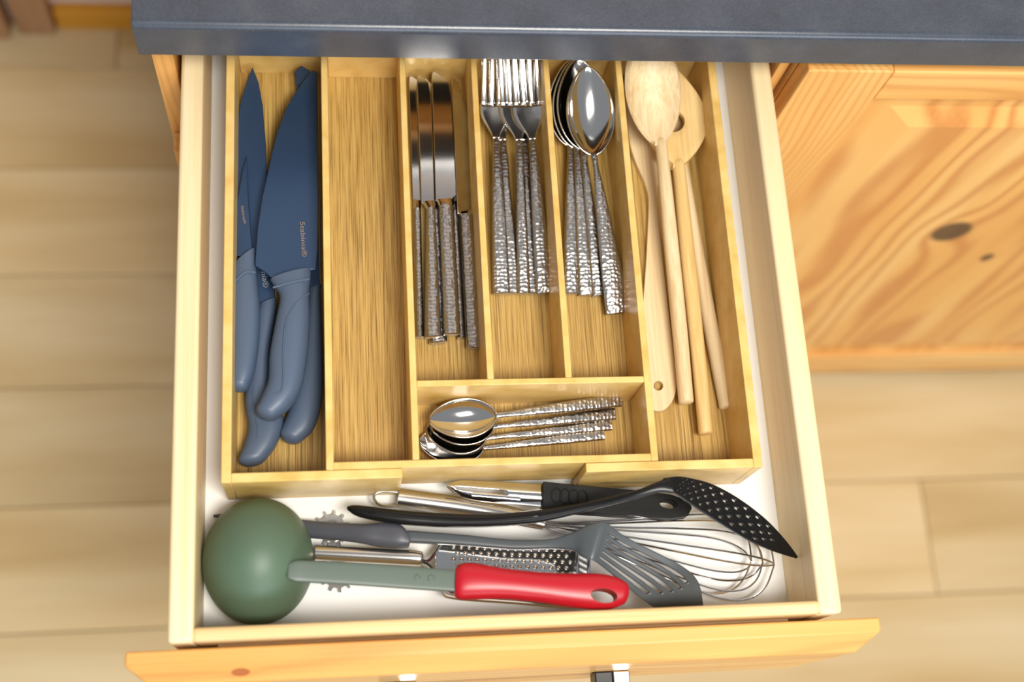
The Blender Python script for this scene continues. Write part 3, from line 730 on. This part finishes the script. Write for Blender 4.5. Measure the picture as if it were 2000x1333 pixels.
for r in range(8):
    for c in range(16):
        u = 886 + c * 15.2 + (7.6 if r % 2 else 0); v = 1069 + r * 11.5 + (u - 886) * .028
        if u > 1116: continue
        t = bpy.data.objects.new('tooth', me_t); COL.objects.link(t); t.parent = gr
        t.location = P(u, v, gzf(u) - .0002) - wbase(gr); t.scale = (.0020, .0016, .0018); t.rotation_euler = (.0, .45, -.2)

# ---- grey slotted turner
gt = thing('slotted_turner', 'slate grey nylon slotted turner with bent head and dark grip', 'spatula', P(900, 1055, DB))
tz = DB + .028
link('grip', loft([(418, 1006, 418, 1011, DB + .003, .003), (470, 1003, 470, 1020, DB + .0045, .006), (560, 1012, 560, 1042, DB + .0058, .009), (600, 1017, 600, 1051, DB + .0075, .010), (660, 1022, 660, 1056, DB + .0150, .012), (710, 1024, 706, 1062, tz - .006, .013), (750, 1021, 742, 1069, tz - .004, .014), (782, 1026, 776, 1072, tz - .002, .014), (799, 1044, 797, 1070, tz - .002, .012)], power=2.6, cap0=.5, cap1=.25, n=22), 'grey_grip', gt)
link('neck', loft([(796, 1037, 796, 1061, tz, .006), (900, 1045, 898, 1066, tz + .003, .0055), (1000, 1055, 1000, 1074, tz + .006, .0055), (1070, 1054, 1076, 1073, tz + .010, .005), (1110, 1044, 1118, 1076, tz + .015, .0045), (1145, 1027, 1136, 1087, tz + .021, .004), (1172, 1019, 1152, 1093, tz + .024, .0035), (1184, 1021, 1160, 1096, tz + .0235, .003)], power=3.2, cap0=.2, cap1=.1, n=22, sub=8), 'grey_nylon', gt)
le = crom([(1156, 1093), (1183, 1112), (1234, 1155), (1272, 1184), (1284, 1190)], 8); re = crom([(1182, 1020), (1226, 1052), (1328, 1104), (1362, 1136), (1373, 1184)], 8)
def th_(s, t):
    x = s * (len(le) - 1); i = min(int(x), len(le) - 2); f = x - i
    a = [le[i][j] + (le[i + 1][j] - le[i][j]) * f for j in (0, 1)]; b = [re[i][j] + (re[i + 1][j] - re[i][j]) * f for j in (0, 1)]
    u, v = a[0] + (b[0] - a[0]) * t, a[1] + (b[1] - a[1]) * t
    return P(u, v, tz + .0235 - (tz + .0235 - (DB + .0165)) * s ** 1.2)
NT_ = 31
bands = [(4, 6), (9, 11), (14, 16), (19, 21), (24, 26)]
rng = [(5, 26), (5, 29), (4, 31), (4, 32), (4, 31)]
def sk(i, j):
    for (a, b), (c, d) in zip(bands, rng):
        if a <= j < b and c <= i < d: return True
    return False
solid(link('head', grid(th_, 44, NT_, sk), 'grey_nylon', gt, angle=50), .0024, 0)

# ---- black slotted skimmer
bs = thing('slotted_skimmer', 'black nylon serving skimmer with a long curved handle and pierced head', 'skimmer', P(1000, 1015, DB))
sz = DB + .030
link('handle', loft([(679, 990, 679, 997, sz - .002, .004), (700, 988, 704, 1011, sz, .008), (779, 997, 775, 1024, sz + .002, .010), (860, 1003, 858, 1030, sz + .004, .010), (950, 1005, 952, 1030, sz + .008, .010), (1050, 997, 1054, 1021, sz + .015, .009), (1150, 981, 1155, 997, sz + .025, .007), (1230, 962, 1236, 976, sz + .036, .006), (1278, 944, 1286, 963, sz + .041, .005), (1305, 933, 1318, 965, sz + .042, .0035)], power=2.8, cap0=.5, cap1=.1, n=20), 'black_nylon', bs)
link('rib', bar([(720, 1001, 4, sz + .0056, .0014), (860, 1016, 4, sz + .0093, .0014), (950, 1017, 4, sz + .0133, .0014), (1050, 1008, 4, sz + .0198, .0014)], n=8), 'black_nylon', bs)
te = crom([(1296, 935), (1325, 932), (1350, 936), (1392, 948), (1443, 976), (1494, 1015), (1532, 1055), (1557, 1088)], 8)
be = crom([(1300, 962), (1316, 963), (1330, 972), (1362, 994), (1405, 1022), (1456, 1053), (1507, 1076), (1553, 1091)], 8)
def kf(s, t):
    x = s * (len(te) - 1); i = min(int(x), len(te) - 2); f = x - i
    a = [te[i][j] + (te[i + 1][j] - te[i][j]) * f for j in (0, 1)]; b = [be[i][j] + (be[i + 1][j] - be[i][j]) * f for j in (0, 1)]
    u, v = a[0] + (b[0] - a[0]) * t, a[1] + (b[1] - a[1]) * t
    zt_ = sz + .042 - .037 * s ** 1.2
    return P(u, v, zt_ + .0035 * (2 * t - 1) * math.sin(math.pi * min(s, 1)) )
holes = set()
for r, jj in enumerate((3, 9, 15, 21, 27)):
    for c in range(16):
        i0 = 20 + c * 8 + (4 if r % 2 else 0)
        if i0 > 104 - abs(r - 2) * 6: continue
        for di in range(4):
            for dj in range(3):
                if not (di in (0, 3) and dj in (0, 2)): holes.add((i0 + di, jj + dj))
solid(link('head', grid(kf, 126, 34, lambda i, j: (i, j) in holes), 'black_nylon', bs, angle=50), .0020, 0)

# ---- ladle with red handle
ld = thing('ladle', 'sage green ladle turned upside down with a red rubber handle', 'ladle', P(505, 1105, DB))
cb = Vector((.0556, .0590, DB + .0165)); Rb = .0388; Ry = .0445; Hb = .0500
tilt = Matrix.Rotation(R_(8), 4, 'X')
def lf(s, t):
    th = s * math.pi / 2 * 1.22; a = 2 * math.pi * t
    r = math.sin(th) ** .95; z = Hb * math.cos(th) * (1 if th < math.pi / 2 else .55)
    return cb + tilt.to_3x3() @ Vector((r * Rb * math.cos(a), r * Ry * math.sin(a), z))
bm = grid(lf, 28, 64); bmesh.ops.remove_doubles(bm, verts=bm.verts, dist=1e-5)
bw = link('bowl', bm, 'green', ld, angle=80); solid(bw, .0022, -1)
link('rim', tube([cb + tilt.to_3x3() @ Vector((Rb * .94 * math.cos(a), Ry * .94 * math.sin(a), -.0093)) for a in [2 * math.pi * i / 64 for i in range(64)]], .0017, 8, closed=True), 'green', bw)
lz = -.0135
link('strap', loft([(566, 1101, 564, 1132, lz + .0035, .005), (580, 1096, 577, 1137, lz + .003, .0055), (612, 1097, 608, 1139, lz + .002, .0055), (700, 1101, 697, 1144, lz + .001, .0048), (800, 1108, 797, 1151, lz, .0045), (892, 1115, 890, 1157, lz, .0045)], power=6, cap0=.35, cap1=.05, n=28), 'grey_strap', ld)
rg = link('grip', loft([(890, 1110, 888, 1165, lz - .001, .012), (903, 1101, 897, 1172, lz - .001, .016), (930, 1101, 926, 1172, lz - .001, .0175), (985, 1111, 983, 1171, lz - .001, .0175), (1050, 1118, 1048, 1177, lz - .001, .0175), (1110, 1121, 1108, 1186, lz - .001, .0175), (1165, 1121, 1160, 1192, lz - .001, .017), (1200, 1127, 1192, 1191, lz - .001, .0155), (1218, 1136, 1212, 1184, lz - .001, .014)], power=2.4, cap0=.05, cap1=.55, n=28), 'red', ld)
def cut(o, cutter):
    m = o.modifiers.new('cut', 'BOOLEAN'); m.operation = 'DIFFERENCE'; m.object = cutter; m.solver = 'EXACT'
    bpy.context.view_layer.update()
    me = bpy.data.meshes.new_from_object(o.evaluated_get(bpy.context.evaluated_depsgraph_get())); o.modifiers.remove(m)
    o.data = me; bpy.data.objects.remove(cutter)
    for p in me.polygons: p.use_smooth = True
    me.set_sharp_from_angle(angle=R_(40))
eye = [P(u, v, lz + .02) for u, v in circle_px(1187, 1159, 27, 14, 32, .12)]
top_c = sum(eye, Vector()) / len(eye)
eye = [top_c + (p - top_c) * 1.0 for p in eye]
cut(rg, link('cutter', plate(eye, .045), 'red'))
for u in (815, 842):
    link('embossed_mark', tube([P(a, b, lz + .0023) for a, b in circle_px(u, 1129 + (u - 815) * .04, 7, 7, 4 if u == 815 else 6)], .0003, 5, closed=True), 'grey_strap', ld)
